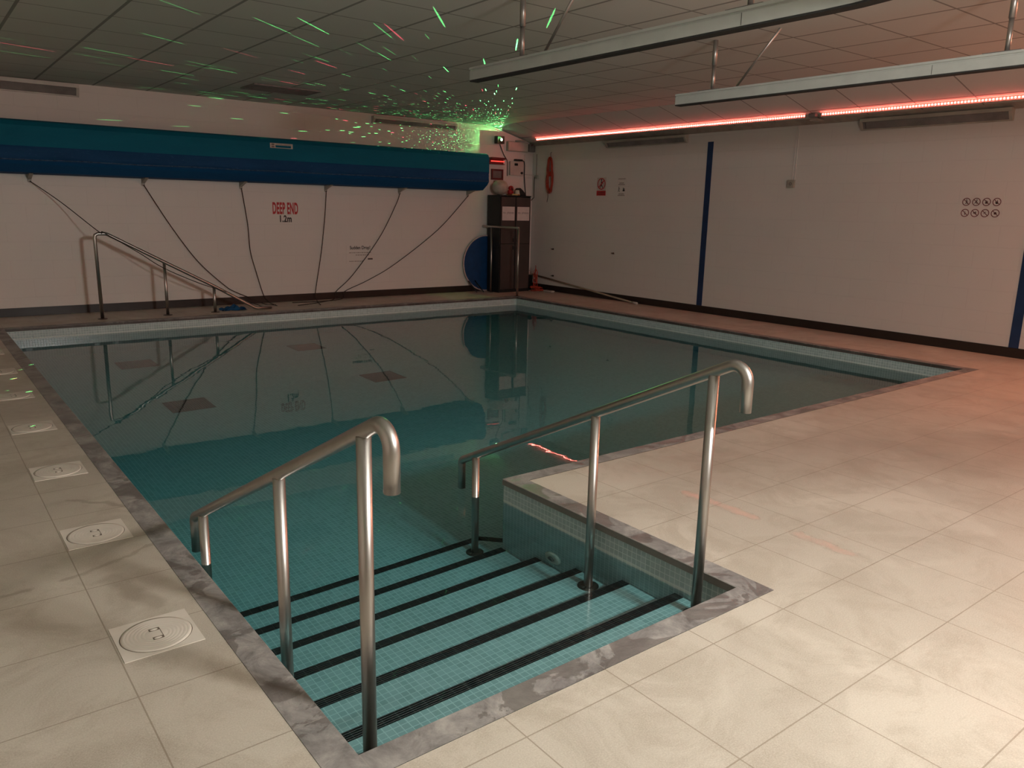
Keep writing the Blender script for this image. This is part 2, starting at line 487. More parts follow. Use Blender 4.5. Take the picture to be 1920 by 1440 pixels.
# steps
SZ = [-.172, -.32, -.468, -.612, -.755, -.90]
SY = [.294, .598, .905, 1.21, 1.505, 1.80]
o = MB()
for k in range(5):
    y0 = 0 if k == 0 else SY[k-1]
    o.box(0, XA, y0 - (.002 if k else 0), SY[k], -1.049, SZ[k])
o.prism([(0, SY[4]-.001), (XA, SY[4]-.001), (1.958, 1.5045), (1.66, SY[5]), (0, SY[5])], 2, -1.049, SZ[5])
steps = struct(o.build('pool_steps', M['mosaic']))
def step_nosing(pts, z):
    # an angled tile strip: top face and front face
    b = MB()
    for (a, c) in zip(pts, pts[1:]):
        a = Vector((*a, 0)); c = Vector((*c, 0)); t = (c-a).normalized(); n = Vector((t.y, -t.x, 0))  # outward is -n
        n = -n
        q = [a, c]
        w = .047
        ia = a - n*w; ic = c - n*w
        top = [(a.x+n.x*.0015, a.y+n.y*.0015, z+.0015), (c.x+n.x*.0015, c.y+n.y*.0015, z+.0015), (ic.x, ic.y, z+.0015), (ia.x, ia.y, z+.0015)]
        b.poly(top)
        b.poly([top[0], top[1], (top[1][0], top[1][1], z-.026), (top[0][0], top[0][1], z-.026)])
        b.poly([top[3], top[2], (ic.x, ic.y, z), (ia.x, ia.y, z)])
    return b.build('step_nosing', M['nosing'], steps, recalc=False)
for k in range(5):
    step_nosing([(0, SY[k]), (XA, SY[k])], SZ[k])
step_nosing([(0, SY[5]), (1.66, SY[5]), (1.956, 1.504)], SZ[5])

# underwater fittings
jet = thing('pool_inlet', 'round cream inlet fitting under water on the side wall of the steps', 'pool fitting', (XA+.005, 1.075, -.505))
MB().lathe([(.058, 0), (.058, .008), (.05, .014), (.03, .014)], axis=(-1,0,0), seg=40).build('flange', M['lid'], jet)
MB().lathe([(.022, .012), (.022, .02), (.010, .022)], axis=(-1,0,0), seg=24).build('nozzle', M['grey'], jet)
dz = lambda y: zf(y)
for i, (x, y, lab) in enumerate(((1.15, 5.72, 'grey floor grating seen near the left pool edge, nearer of the left pair'),
        (3.2, 5.77, 'grey floor grating at the middle of the pool, nearer of the right pair'),
        (1.14, 7.68, 'grey floor grating near the far left of the pool, below the handrail reflection'),
        (3.14, 7.68, 'grey floor grating nearest the middle of the far pool side'))):
    t = thing('floor_grating', lab, 'grating', (x, y, dz(y)+.012), 0, 'square gratings in the pool floor')
    o = MB()
    for s in (-1, 1):
        o.box(s*.175-.015, s*.175+.015, -.19, .19, 0, .014); o.box(-.16, .16, s*.175-.015, s*.175+.015, 0, .014)
    o.build('frame', M['drain'], t)
    o = MB()
    for k in range(16):
        x0 = -.155 + k*.0205
        o.box(x0, x0+.0155, -.16, .16, .001, .012)
    o.build('grille', M['drain'], t)

# water
o = MB()
e2 = .03
W = [(-e2,-e2),(XA+e2,-e2),(XA+e2,YN-e2),(XR+e2,YN-e2),(XR+e2,YF+e2),(-e2,YF+e2)]
o.prism(W, 2, -1.5, WL, cap=False)
o.poly([(*q, WL) for q in W])
o.poly([(*q, -1.5) for q in W[::-1]])
water = o.build('pool_water', M['water'])
for f in water.data.polygons: f.use_smooth = abs(f.normal.z) > .9
tag(water, 'still teal pool water reflecting the room', 'water', kind='stuff')

# ------------------------------------------------------------------ handrails by the steps
def arc(c, r, a0, a1, n, x):
    return [(x, c[0] + r*math.cos(a0+(a1-a0)*i/n), c[1] + r*math.sin(a0+(a1-a0)*i/n)) for i in range(n+1)]
def step_rail(x, label, side):
    t = thing('handrail', label, 'handrail', (x, .13, SZ[0]))
    ox, oy, oz = x, .13, SZ[0]
    sl = (.106-.838)/(1.655-.13)
    zc = lambda y: .838 + sl*(y-.13)
    al = math.atan(sl)
    r1 = .055
    # top bend: line comes in with slope sl towards decreasing y, turns down
    yv = -.018                                                     # y of the vertical end
    cy = yv + r1
    # line tangent to the circle centre (cy, cz): distance r1 above
    cz = zc(cy) - r1/math.cos(al)
    a_line = PI/2 + al                                             # tangent point direction
    top = arc((cy, cz), r1, PI, a_line, 10, 0)
    r2 = .035; yv2 = 1.79; cy2 = yv2 - r2; cz2 = zc(cy2) - r2/math.cos(al)
    low = arc((cy2, cz2), r2, a_line, 0, 8, 0)
    path = [(0, yv, .714)] + top + low + [(0, yv2, -.122)]
    path = [(px, py-oy, pz-oz) for px, py, pz in path]
    MB().tube(path, .0215, 24).build('rail', M['steel'], t)
    for py, sz in ((.13, SZ[0]), (.745, SZ[2]), (1.655, SZ[5])):
        MB().tube([(0, py-oy, sz-oz), (0, py-oy, zc(py)-oz-.012)], .0205, 24).build('post', M['steel'], t)
        MB().lathe([(.05, sz-oz+.0003), (.05, sz-oz+.004), (.04, sz-oz+.008), (.022, sz-oz+.010)], (0, py-oy, 0), seg=28).build('flange', M['brass'], t)
        f = MB().lathe([(.013, 0), (.013, .014), (.008, .02)], (-.035, py-oy-.004, sz-oz+.004), seg=14); f.build('fixing_cap', M['brass'], t)
    return t
step_rail(.10, 'brushed steel handrail along the left side of the pool steps, nearest the skimmer lids', -1)
step_rail(1.54, 'brushed steel handrail along the right side of the pool steps, beside the mosaic wall', 1)

# sloping rail on the far deck
FY = 8.87
t = thing('handrail', 'sloping steel handrail on the far deck below the blue cover', 'handrail', (1.05, FY, 0))
pts = [(1.05,0),(1.045,.97),(1.052,1.005),(1.085,1.022),(1.16,1.022),(1.185,1.015),(1.80,.675),(2.40,.345),(2.93,.030),(2.96,.022),(3.16,.022)]
MB().tube([(x-1.05, 0, z) for x, z in pts], .021, 16).build('rail', M['steel'], t)
for x, z in ((1.805, .66), (2.40, .335)):
    MB().tube([(x-1.05, 0, 0), (x-1.05, 0, z)], .019, 16).build('post', M['steel'], t)
for x in (1.05, 1.805, 2.40):
    MB().lathe([(.055, .0005), (.055, .004), (.045, .007), (.024, .008)], (x-1.05, 0, 0), seg=24).build('flange', M['brass'], t)
# corner rail
t = thing('handrail', 'upright steel handrail in the far corner in front of the black cabinet', 'handrail', (7.235, 8.56, 0))
MB().tube([(0, 0, 1.115), (0, .78, 1.115), (0, .96, 1.118), (0, 1.0, 1.118)], .019, 14).build('rail', M['steel'], t)
for y in (0, .745):
    MB().tube([(0, y, 0), (0, y, 1.11)], .017, 14).build('post', M['steel'], t)
    MB().lathe([(.045, .0005), (.045, .004), (.02, .008)], (0, y, 0), seg=20).build('flange', M['brass'], t)

# ------------------------------------------------------------------ skimmer lids on the left deck
ORD = ['nearest', 'second nearest', 'third nearest', 'fourth', 'fifth', 'sixth', 'farthest']
def make_lid():
    t = thing('skimmer_lid', '', 'lid', (0, 0, 0))
    q = .1225; r = .112
    b = MB(); seg = 48; z = .0035
    # square frame with a round opening
    inner = [(r*math.cos(2*PI*k/seg), r*math.sin(2*PI*k/seg)) for k in range(seg)]
    def sq(a):
        c, s_ = math.cos(a), math.sin(a); m_ = max(abs(c), abs(s_)); return (q*c/m_, q*s_/m_)
    outer = [sq(2*PI*k/seg) for k in range(seg)]
    z = .002
    iv = [b.bm.verts.new((*p, z)) for p in inner]; ov = [b.bm.verts.new((*p, z)) for p in outer]
    ob = [b.bm.verts.new((*p, 0)) for p in outer]; ib = [b.bm.verts.new((*p, 0)) for p in inner]
    for k in range(seg):
        k2 = (k+1) % seg
        b.bm.faces.new((iv[k], ov[k], ov[k2], iv[k2])); b.bm.faces.new((ov[k], ob[k], ob[k2], ov[k2])); b.bm.faces.new((ib[k], iv[k], iv[k2], ib[k2]))
    b.build('frame', M['lid'], t, recalc=False)
    MB().lathe([(.115, .0004), (.115, .0012)], seg=48, smooth=False).build('lid_seat', M['lidgap'], t)
    prof = [(.1095, .001), (.1095, .0042)]
    for k in range(6):
        rr = .098 - k*.012
        prof += [(rr, .0044), (rr-.002, .0038), (rr-.004, .0044)]
    prof += [(.02, .0044)]
    d = MB().lathe(prof, seg=48).build('lid_disc', M['lid'], t)
    for s in (-1, 1):
        b = MB()
        y0 = s*.030
        b.box(-.017, .017, y0-.0085, y0+.0085, .0043, .0049)
        b.build('finger_hole', M['lidgap'], d)
        MB().sphere((-.001, y0, .0035), .011, (1.25, .6, .32), 16).build('finger_boss', M['lid'], d)
    MB().box(.0155, .0175, -.03, .03, .0043, .0048).build('groove', M['lidgap'], d)
    return t
proto = make_lid()
def copy_tree(o, parent=None):
    c = o.copy(); COL.objects.link(c)
    if parent is not None: c.parent = parent
    for ch in list(o.children):
        if ch.name not in done: copy_tree(ch, c)
    return c
done = set()
for k in range(7):
    o = proto if k == 0 else copy_tree(proto)
    o.location = (-.2735, .9265 + 1.0065*k, .0)
    o.rotation_euler.z = [0, .5, -.25, .1, 0, .3, .2][k]*0
    tag(o, 'cream square skimmer lid in the left deck, %s from the camera%s' % (ORD[k], ['', '', '', '', '', '', ''][k]), 'lid', 'skimmer lids along the left pool edge')

# ------------------------------------------------------------------ rolled pool cover on the far wall
X1 = 7.0; X0 = XL + .15
t = thing('pool_cover_roll', 'long teal and blue pool cover roll mounted on the far wall', 'pool cover', (X1, YW, 1.70))
def strip(name, mat, prof, seg=140, wob=0, parent=None):
    b = MB(); rows = []
    for i in range(seg+1):
        x = X0 + (X1-X0)*i/seg
        row = []
        for j, (d, z) in enumerate(prof):
            ww = wob if 0 < j < len(prof)-1 else 0
            dd = d + ww*(math.sin(x*7+j*1.7) + .6*math.sin(x*19+j*2.9) + random.uniform(-.8, .8))
            zz = z + ww*.6*(math.sin(x*5+j) + random.uniform(-1, 1))
            row.append(b.bm.verts.new((x-X1, -dd, zz-1.70)))
        rows.append(row)
    for a, c in zip(rows, rows[1:]):
        for j in range(len(prof)-1):
            f = b.bm.faces.new((a[j], c[j], c[j+1], a[j+1])); f.smooth = wob > 0
    return b.build(name, mat, parent, recalc=False)
strip('cover_top', M['teal'], [(.006, 2.325), (.40, 2.295), (.455, 2.275), (.49, 2.225), (.49, 2.00)], parent=t)
strip('cover_fold', M['blue'], [(.49, 2.00), (.478, 1.975), (.487, 1.94), (.476, 1.90), (.482, 1.868), (.494, 1.852), (.485, 1.835)], wob=.004, parent=t)
strip('cover_base', M['dblue'], [(.485, 1.835), (.45, 1.80), (.32, 1.712), (.006, 1.70)], parent=t)
pp = []
for i in range(201):
    x = X0 - X1 + (X1-X0)*i/200
    pp.append((x, -.495-.002*math.sin(x*9), 1.852-1.70 + .003*math.sin(x*5)+.0015*random.uniform(-1, 1)))
MB().tube(pp, .005, 6).build('seam_piping', flat('dusty blue seam', (.05, .10, .17), .8, vs=30, var=.4), t)
b = MB()
prof = [(.006, 2.325), (.40, 2.295), (.455, 2.275), (.49, 2.225), (.49, 2.00), (.478, 1.94), (.49, 1.852), (.45, 1.80), (.32, 1.712), (.006, 1.70)]
b.prism([(-d, z-1.70) for d, z in prof], 0, -.002, .004)
b.build('end_plate', M['dblue'], t)
lb = MB().box(3.325-X1, 3.645-X1, -.4935, -.4915, 2.158-1.70, 2.222-1.70).build('cover_label', M['white'], t)
b = MB()
b.box(3.345-X1, 3.385-X1, -.4945, -.4937, 2.195-1.70, 2.215-1.70); b.box(3.345-X1, 3.385-X1, -.4945, -.4937, 2.165-1.70, 2.185-1.70)
b.build('label_symbol', M['grey'], lb)
MB().box(3.40-X1, 3.62-X1, -.4945, -.4937, 2.166-1.70, 2.196-1.70).build('label_panel', M['teal'], lb)
for z in (2.202, 2.210):
    MB().box(3.40-X1, 3.62-X1, -.4945, -.4937, z-1.70, z+.003-1.70).build('label_line', M['grey'], lb)

# brackets with rings, and cords
HK = [.523, 1.795, 3.065, 4.335, 5.589, 6.907]
POSN = ['leftmost bracket', 'second bracket from the left', 'left of DEEP END', 'right of DEEP END', 'second bracket from the right', 'rightmost bracket']
for k, hx in enumerate(HK):
    t = thing('cover_bracket', 'pale bracket with cord ring under the blue cover, %s' % POSN[k].replace(' bracket', '').replace('bracket ', ''), 'bracket', (hx, YW, 1.64), 0, 'brackets under the pool cover')
    MB().prism([(0, 0), (-.012, -.03), (-.012, .0), (-.24, .066), (0, .060)], 0, -.02, .02).build('gusset', M['dimwhite'], t)
    b = MB().tube([(.016*math.cos(a*PI/8), -.022, -.016+.016*math.sin(a*PI/8)) for a in range(17)], .0035, 6, cap=False)
    b.build('ring', M['zinc'], t)
yw = YW - .03
def cord(pts, label, r=.0055, name='cord'):
    # Catmull-Rom smoothed cord
    P_ = [Vector(p) for p in pts]; out = []
    for i in range(len(P_)-1):
        p0 = P_[max(i-1, 0)]; p1 = P_[i]; p2 = P_[i+1]; p3 = P_[min(i+2, len(P_)-1)]
        for s_ in range(6):
            u = s_/6
            out.append(.5*((2*p1) + (p2-p0)*u + (2*p0-5*p1+4*p2-p3)*u*u + (3*p1-p0-3*p2+p3)*u**3))
    out.append(P_[-1])
    b = MB().tube(out, r, 6)
    o = b.build(name, M['rope'])
    return tag(o, label, 'cord', 'cords hanging from the pool cover brackets')
CZ = .008
cord([(HK[0], yw, 1.62), (.80, 9.35, 1.38), (1.09, FY, 1.051), (1.13, FY-.005, 1.047), (1.20, FY-.028, 1.0), (1.5178, FY-.03, .79), (1.785, FY-.03, .60), (2.19, FY-.028, .40), (2.53, FY-.02, .27), (2.80, FY+.06, .14), (3.06, FY+.1, .03), (3.12, FY+.11, CZ)],
     'thin dark cord from the leftmost bracket draped under the sloping handrail')
cord([(HK[1], yw, 1.62), (2.098, yw, 1.088), (2.413, yw, .621), (2.756, yw, .277), (2.90, yw, .18), (3.07, 9.50, .10), (3.25, 9.35, CZ), (3.35, 9.2, CZ)], 'thin dark cord from the second bracket curving down right behind the sloping handrail')
cord([(HK[2], yw, 1.62), (3.127, yw, 1.129), (3.145, yw, .755), (3.215, yw, .45), (3.307, yw, .114), (3.34, 9.42, .02), (3.33, 9.1, CZ)], 'thin dark cord hanging with a kink left of the DEEP END lettering')
cord([(HK[3], yw, 1.62), (4.305, yw, 1.293), (4.26, yw, .95), (4.214, yw, .66), (4.109, yw, .116), (4.06, 9.4, .02), (3.93, 9.0, CZ), (3.90, 8.9, CZ)], 'thin dark cord hanging nearly straight right of the DEEP END lettering')
cord([(HK[4], yw, 1.62), (5.509, yw, 1.434), (5.214, yw, .934), (4.737, yw, .362), (4.441, yw, .109), (4.36, 9.42, .02), (4.0, 9.18, CZ), (3.60, 9.0, CZ)], 'thin dark cord crossing the Sudden Drop notice')
cord([(HK[5], yw, 1.62), (6.31, yw, 1.06), (5.496, yw, .517), (5.0, yw, .27), (4.594, yw, .11), (4.5, 9.42, .02), (4.1, 9.30, CZ), (3.65, 9.33, CZ)], 'long thin cord from the rightmost bracket sweeping down left of the blue disc')

# ------------------------------------------------------------------ writing on the walls
def text_mesh(name, body, size, mat, parent, loc, rot, wscale=1, extr=.0008, align='CENTER', bold=0, sp=1.0):
    c = bpy.data.curves.new(name, 'FONT'); c.body = body; c.size = size; c.extrude = extr; c.align_x = align; c.align_y = 'CENTER'; c.offset = bold; c.space_character = sp
    tmp = bpy.data.objects.new(name, c); COL.objects.link(tmp)
    bpy.context.view_layer.update()
    me = bpy.data.meshes.new_from_object(tmp.evaluated_get(bpy.context.evaluated_depsgraph_get()))
    COL.objects.unlink(tmp); bpy.data.objects.remove(tmp); bpy.data.curves.remove(c)
    me.materials.clear(); me.materials.append(mat)
    o = link(name, me, parent); o.location = loc; o.rotation_euler = rot; o.scale = (wscale, 1, 1)
    return o
RB = (PI/2, 0, 0)                 # facing -y (far wall)
RR = (PI/2, 0, -PI/2)             # facing -x (right wall)
t = thing('depth_lettering', 'red DEEP END lettering over black 1.2m on the far wall', 'lettering', (3.70, YW-.0005, 1.15))
text_mesh('word_lettering', 'DEEP END', .222, M['red'], t, (0, 0, .197), RB, .36, bold=.008, sp=1.08)
text_mesh('depth_figure', '1.2m', .130, M['ink'], t, (-.005, 0, .052), RB, .72, bold=.0045, sp=1.06)
t = thing('warning_notice', 'pale Sudden Drop notice with small print low on the far wall', 'notice', (4.885, YW, .50))
MB().box(-.235, .24, -.002, 0, .03, .345).build('sheet', M['wall'], t)
text_mesh('notice_heading', 'Sudden Drop!', .072, M['ink'], t, (0, -.0025, .275), RB, .86, bold=.0015)
for (x, z, w) in ((-.02, .20, .34), (.03, .163, .22), (-.08, .068, .22)):
    b = MB(); random.seed(int(x*1000)+5)
    xx = x-w/2
    while xx < x+w/2:
        l = random.uniform(.015, .04); b.box(xx, xx+l, -.0028, -.002, z-.006, z+.006); xx += l+.008
    b.build('small_print', M['faint'], t)
MB().box(.13, .215, -.0028, -.002, .088, .112).build('small_emblem', flat('grey emblem ink', (.08, .06, .055), .5), t)

def sticker_ring(b, c, r, w, mat=0, side='x', off=.002):
    ax = (-1, 0, 0) if side == 'x' else (0, -1, 0)
    b.ring(c, r-w, r, .0008, ax, 32, mat)
t = thing('prohibition_sign', 'small round no diving sign with a red rectangle below, on the right wall', 'sign', (XW, 7.79, 1.66))
MB().box(-.002, 0, -.105, .105, 0, .285).build('sign_backing', flat('sign white', (.60, .52, .47), .5), t)
b = MB(); sticker_ring(b, (-.003, 0, .185), .092, .016)
q = .07
b.poly([(-.0036, .052, .125), (-.0036, .066, .137), (-.0036, -.052, .245), (-.0036, -.066, .233)])
b.build('prohibition_ring', M['red'], t)
b = MB()
def pict(b, c, k, s, x=-.0032, mat=0):
    """small figures made of polygons; c=(y,z)"""
    def pg(pts): b.poly([(x, c[0]-p[0]*s, c[1]+p[1]*s) for p in pts], mat)
    def disc(cx, cy, r, n=12): pg([(cx+r*math.cos(2*PI*i/n), cy+r*math.sin(2*PI*i/n)) for i in range(n)])
    if k == 0:   # walking figure
        disc(0, .72, .16); pg([(-.12,.5),(.14,.5),(.12,-.1),(-.12,-.1)]); pg([(-.1,-.1),(.1,-.1),(-.25,-.8),(-.4,-.75)]); pg([(-.08,-.1),(.12,-.1),(.42,-.7),(.28,-.8)]); pg([(.1,.45),(.45,.1),(.38,0),(.05,.25)])
    elif k == 1: # running
        disc(.1, .62, .17); pg([(-.3,-.05),(.05,.48),(.25,.4),(.1,-.2)]); pg([(0,-.1),(.35,-.25),(.3,-.7),(.15,-.7)]); pg([(-.3,.0),(0,-.15),(-.45,-.6),(-.55,-.5)])
    elif k == 2: # kneeling pair
        disc(-.15, .3, .18); disc(.22, .15, .17); pg([(-.45,-.5),(-.25,.15),(.1,.0),(.05,-.55)]); pg([(.05,-.55),(.1,0),(.45,-.1),(.5,-.5)])
    elif k == 3: # hand
        pg([(-.3,-.6),(.35,-.6),(.4,.0),(.25,.1),(.2,.65),(.05,.65),(.05,.2),(-.1,.2),(-.15,-.1),(-.45,.2),(-.5,.1)])
    elif k == 4: # bottle
        pg([(-.12,-.6),(.12,-.6),(.12,.15),(.05,.3),(.05,.6),(-.05,.6),(-.05,.3),(-.12,.15)])
    elif k == 5: # shoe and loudspeaker
        pg([(-.5,-.15),(-.1,-.15),(.25,-.5),(.25,.6),(-.1,.2),(-.5,.2)]); pg([(.3,-.3),(.4,-.3),(.4,.4),(.3,.4)])
    elif k == 6: # swimmer
        disc(.05, .3, .14); pg([(-.5,-.1),(.1,.15),(.15,.02),(-.5,-.25)]); pg([(.25,-.25),(.55,-.4),(.5,-.55),(.2,-.4)])
    elif k == 7: # camera
        pg([(-.4,-.35),(.4,-.35),(.4,.25),(.15,.25),(.1,.4),(-.15,.4),(-.2,.25),(-.4,.25)]); disc(0, -.05, .15)
pict(b, (0, .185), 0, .085)
b.build('figure', M['ink'], t)
pl = MB().box(-.0035, -.002, -.105, .105, 0, .078).build('red_panel', M['red'], t)
for z in (.022, .05):
    MB().box(-.0042, -.0036, -.075, .075, z-.005, z+.005).build('panel_line', M['darkred'], pl)
t = thing('safety_poster', 'small pale sign with two dark pictures right of the no diving sign', 'sign', (XW, 7.335, 1.63))
MB().box(-.002, 0, -.12, .12, 0, .32).build('sign_backing', M['wall'], t)
for (x, z, w) in ((0, .285, .16), (0, .222, .10), (0, .198, .14), (0, .055, .12), (0, .032, .15)):
    MB().box(-.0028, -.002, -w/2, w/2, z-.006, z+.008).build('print_line', M['faint'], t)
b = MB(); pict(b, (.055, .125), 0, .05); b.build('figure', M['ink'], t)
b = MB(); pict(b, (-.05, .125), 2, .055); b.build('figure', M['ink'], t)
t = thing('pictogram_board', 'set of eight small round prohibition pictograms in two rows on the right wall', 'sign', (XW, 2.02, 1.40))
MB().box(-.0022, 0, -.215, .215, 0, .27).build('backing_film', M['picback'], t)
for rr, z in ((0, .193), (1, .077)):
    for c_ in range(4):
        k = rr*4 + c_
        b = MB(); y = .15 - .1*c_
        b.ring((-.0025, y, z), .034, .042, .0008, (-1, 0, 0), 28, 0)
        pict(b, (y, z), k, .032, -.0028, 1)
        b.poly([(-.0031, y+.024, z+.027), (-.0031, y+.029, z+.022), (-.0031, y-.024, z-.027), (-.0031, y-.029, z-.022)], 0)
        b.build('pictogram', [M['pictred'], M['ink']], t)

# ------------------------------------------------------------------ long light fittings high on the walls
def wall_light(name_label, wall, a, b_, z0, z1):
    d = .085
    w = abs(b_-a)
    t = thing('wall_light', name_label, 'light fitting', ((a+b_)/2, YW, z0) if wall == 'y' else (XW, (a+b_)/2, z0), 0 if wall == 'y' else -PI/2, 'unlit long light fittings high on the walls')
    h = z1-z0; x = w/2
    # tray: back, top, two ends, bottom lip
    bb = MB()
    bb.box(-x, x, -.012, 0, 0, h)
    bb.box(-x, x, -d, -.012, h-.036, h)
    bb.prism([(-.012, 0), (-.03, 0), (-d, h-.036), (-.012, h-.036)], 0, -x, -x+.03)
    bb.prism([(-.012, 0), (-.03, 0), (-d, h-.036), (-.012, h-.036)], 0, x-.03, x)
    bb.box(-x+.02, x-.02, -.034, -.012, 0, .012)
    bb.build('housing', M['white'] if wall == 'y' else M['dimwhite'], t)
    bb = MB()
    bb.poly([(-x+.031, -.0345, .013), (x-.031, -.0345, .013), (x-.031, -.07, h-.037), (-x+.031, -.07, h-.037)])
    bb.build('diffuser', M['dgrey'], t, recalc=False)
    MB().prism([(-.036, .014), (-.0375, .02), (-.074, h-.042), (-.071, h-.042)], 0, -x+.06, -x+.065).build('divider', M['black'], t)
wall_light('long unlit light fitting at the top left of the far wall', 'y', -.46, 1.14, 2.635, 2.77)
wall_light('long unlit light fitting above the blue cover near the corner', 'y', 5.12, 6.65, 2.65, 2.755)
wall_light('long unlit light fitting on the right wall near the corner under the red lights', 'x', 6.05, 7.68, 2.395, 2.505)
wall_light('long unlit light fitting at the upper right of the right wall', 'x', 1.83, 3.44, 2.40, 2.525)

# ceiling grille
t = thing('ceiling_vent', 'dark rectangular ventilation grille in the ceiling near the far wall', 'vent', (3.12, 8.1, ZC))
b = MB(); b.box(-.40, .40, -.225, .225, -.012, -.001); b.build('grille_back', M['black'], t)
b = MB()
for s in (-1, 1):
    b.box(-.42, .42, s*.225-.015, s*.225+.015, -.018, -.0005); b.box(s*.405-.015, s*.405+.015, -.21, .21, -.018, -.0005)
b.build('frame', M['dgrey'], t)
b = MB()
for k in range(10): b.box(-.39, .39, -.205+k*.043, -.19+k*.043, -.017, -.011)
b.build('slats', M['dgrey'], t)

# ------------------------------------------------------------------ hoist tracks
prof = [(-.037, 0), (-.012, 0), (-.012, .012), (-.03, .012), (-.03, .060), (-.037, .065), (-.037, .070), (-.042, .072), (-.042, .085), (.042, .085), (.042, .072), (.037, .070), (.037, .065), (.03, .060), (.03, .012), (.012, .012), (.012, 0), (.037, 0)]
# simple closed outline, dark slot added as its own part
outer = [(-.037, 0), (-.037, .060), (-.033, .063), (-.033, .068), (-.042, .071), (-.042, .085), (.042, .085), (.042, .071), (.033, .068), (.033, .063), (.037, .060), (.037, 0)]
def track(x, y_end, y_start, label, curve):
    z0 = 2.318
    t = thing('hoist_track', label, 'hoist track', (x, y_end, z0), 0, 'hoist tracks hanging from the ceiling')
    path = [(0, 0)]
    yy = y_start
    path.append((0, y_start - y_end))
    if curve:
        R_ = 1.1
        for k in range(1, 13):
            a = k*PI/2/12
            path.append((-(R_ - R_*math.cos(a)), y_start - y_end - R_*math.sin(a)))
        path.append((-R_-.9, y_start-y_end-R_))
    def sweep(outl, name, mat, z=0):
        b = MB(); rings = []
        for i, p in enumerate(path):
            a = Vector(path[max(i-1, 0)]); c = Vector(path[min(i+1, len(path)-1)]); d = (c-a).normalized(); n = Vector((-d.y, d.x))
            rings.append([b.bm.verts.new((p[0]+n.x*u, p[1]+n.y*u, v+z)) for u, v in outl])
        for A, B in zip(rings, rings[1:]):
            for k in range(len(outl)):
                k2 = (k+1) % len(outl)
                b.bm.faces.new((A[k], A[k2], B[k2], B[k]))
        b.bm.faces.new(rings[0]); b.bm.faces.new(rings[-1][::-1])
        return b.build(name, mat, t)
    sweep(outer, 'channel', M['alu'])
    sweep([(-.036, -.010), (-.036, 0), (.036, 0), (.036, -.010)], 'track_slot', M['slot'])
    MB().box(-.036, .036, -.0005, .003, -.004, .08).build('end_cap', M['grey'], t)
    for y in (2.74, .93 if curve else .53):
        if y < y_start - .3: continue
        h = ZC - z0 - .085
        rz = y - y_end
        MB().tube([(0, rz, .085), (0, rz, .085+h*.52)], .0155, 14).build('hanger_rod', M['zinc'], t)
        MB().tube([(0, rz, .085+h*.5), (0, rz, .085+h)], .020, 14).build('hanger_sleeve', M['zinc'], t)
        MB().box(-.03, .03, rz-.09, rz+.13, .085, .092).build('clamp_plate', M['grey'], t)
    MB().tube([(0, 2.50-y_end, .092), (-.01, 2.13-y_end, ZC-z0-.001)], .0095, 10).build('brace', M['zinc'], t)
    MB().box(-.0385, .0385, .95-y_end-.001, .95-y_end+.001, .002, .06).build('joint', M['slot'], t)
track(2.648, 3.30, .50, 'pale grey hoist track curving away at the top, nearer the pool middle', True)
track(4.655, 3.10, -3.2, 'straight pale grey hoist track at the upper right in front of the red lights', False)

# ------------------------------------------------------------------ red LED strips on the soffit
sn = Vector((XW-XS, 0, ZS-ZC)).normalized()
def soffit_z(x): return ZC + (ZS-ZC)*(x-XS)/(XW-XS)
LX = 8.06
led_mat = mat_emit('red light diode', (1, .14, .11), 55)
diode_me = None
def led_strip(ya, yb, label, pitch=.0333):
    global diode_me
    t = thing('led_strip', label, 'light strip', (LX, yb, soffit_z(LX)-.03), 0, 'red light strips under the sloping ceiling')
    L_ = yb-ya
    MB().box(0, .016, -L_, 0, -.014, .030).build('carrier', M['dimwhite'], t)
    if diode_me is None:
        b = MB(); b.box(-.0075, 0, -.006, .006, -.002, .012, .002); me = bpy.data.meshes.new('diode')
        b.bm.to_mesh(me); b.bm.free(); me.materials.append(led_mat); diode_me = me
    n = int(L_/pitch)
    extra = MB()
    for k in range(n):
        y = -L_ + .015 + k*pitch
        if k < 96:
            d = link('diode', diode_me, t); d.location = (-.0005, y, .004)
        else:
            extra.box(-.008, -.0005, y-.006, y+.006, .002, .016, .002)
    if n > 96:
        ob = extra.build('diode_row', led_mat, t); ob['kind'] = 'stuff'
    else: extra.bm.free()
led_strip(4.045, 9.19, 'glowing red light strip along the sloping ceiling, far part towards the corner')
led_strip(.6, 3.835, 'glowing red light strip along the sloping ceiling, near part at the upper right')
t = thing('light_controller', 'small dark controller box in the gap between the two red light strips', 'controller', (LX, 3.94, soffit_z(LX)))
MB().box(-.03, .03, -.045, .045, -.045, -.004, .006).build('case', M['dgrey'], t)
MB().box(.02, .15, -.055, .055, -.085, -.062, .004).build('cable_duct', M['dimwhite'], t)

# pull switch below it
t = thing('wall_socket', 'small square switch box on a thin conduit in the middle of the right wall', 'switch', (XW, 4.31, 1.755))
MB().box(-.03, 0, -.05, .05, 0, .10, .004).build('box', M['dimwhite'], t)
MB().ring((-.0305, 0, .05), .012, .02, .003, (-1, 0, 0), 20).build('dial', M['grey'], t)
for y in (-.035, -.005):
    MB().box(-.008, 0, y-.005, y+.005, .10, 2.52-1.755).build('conduit', M['wall'], t)

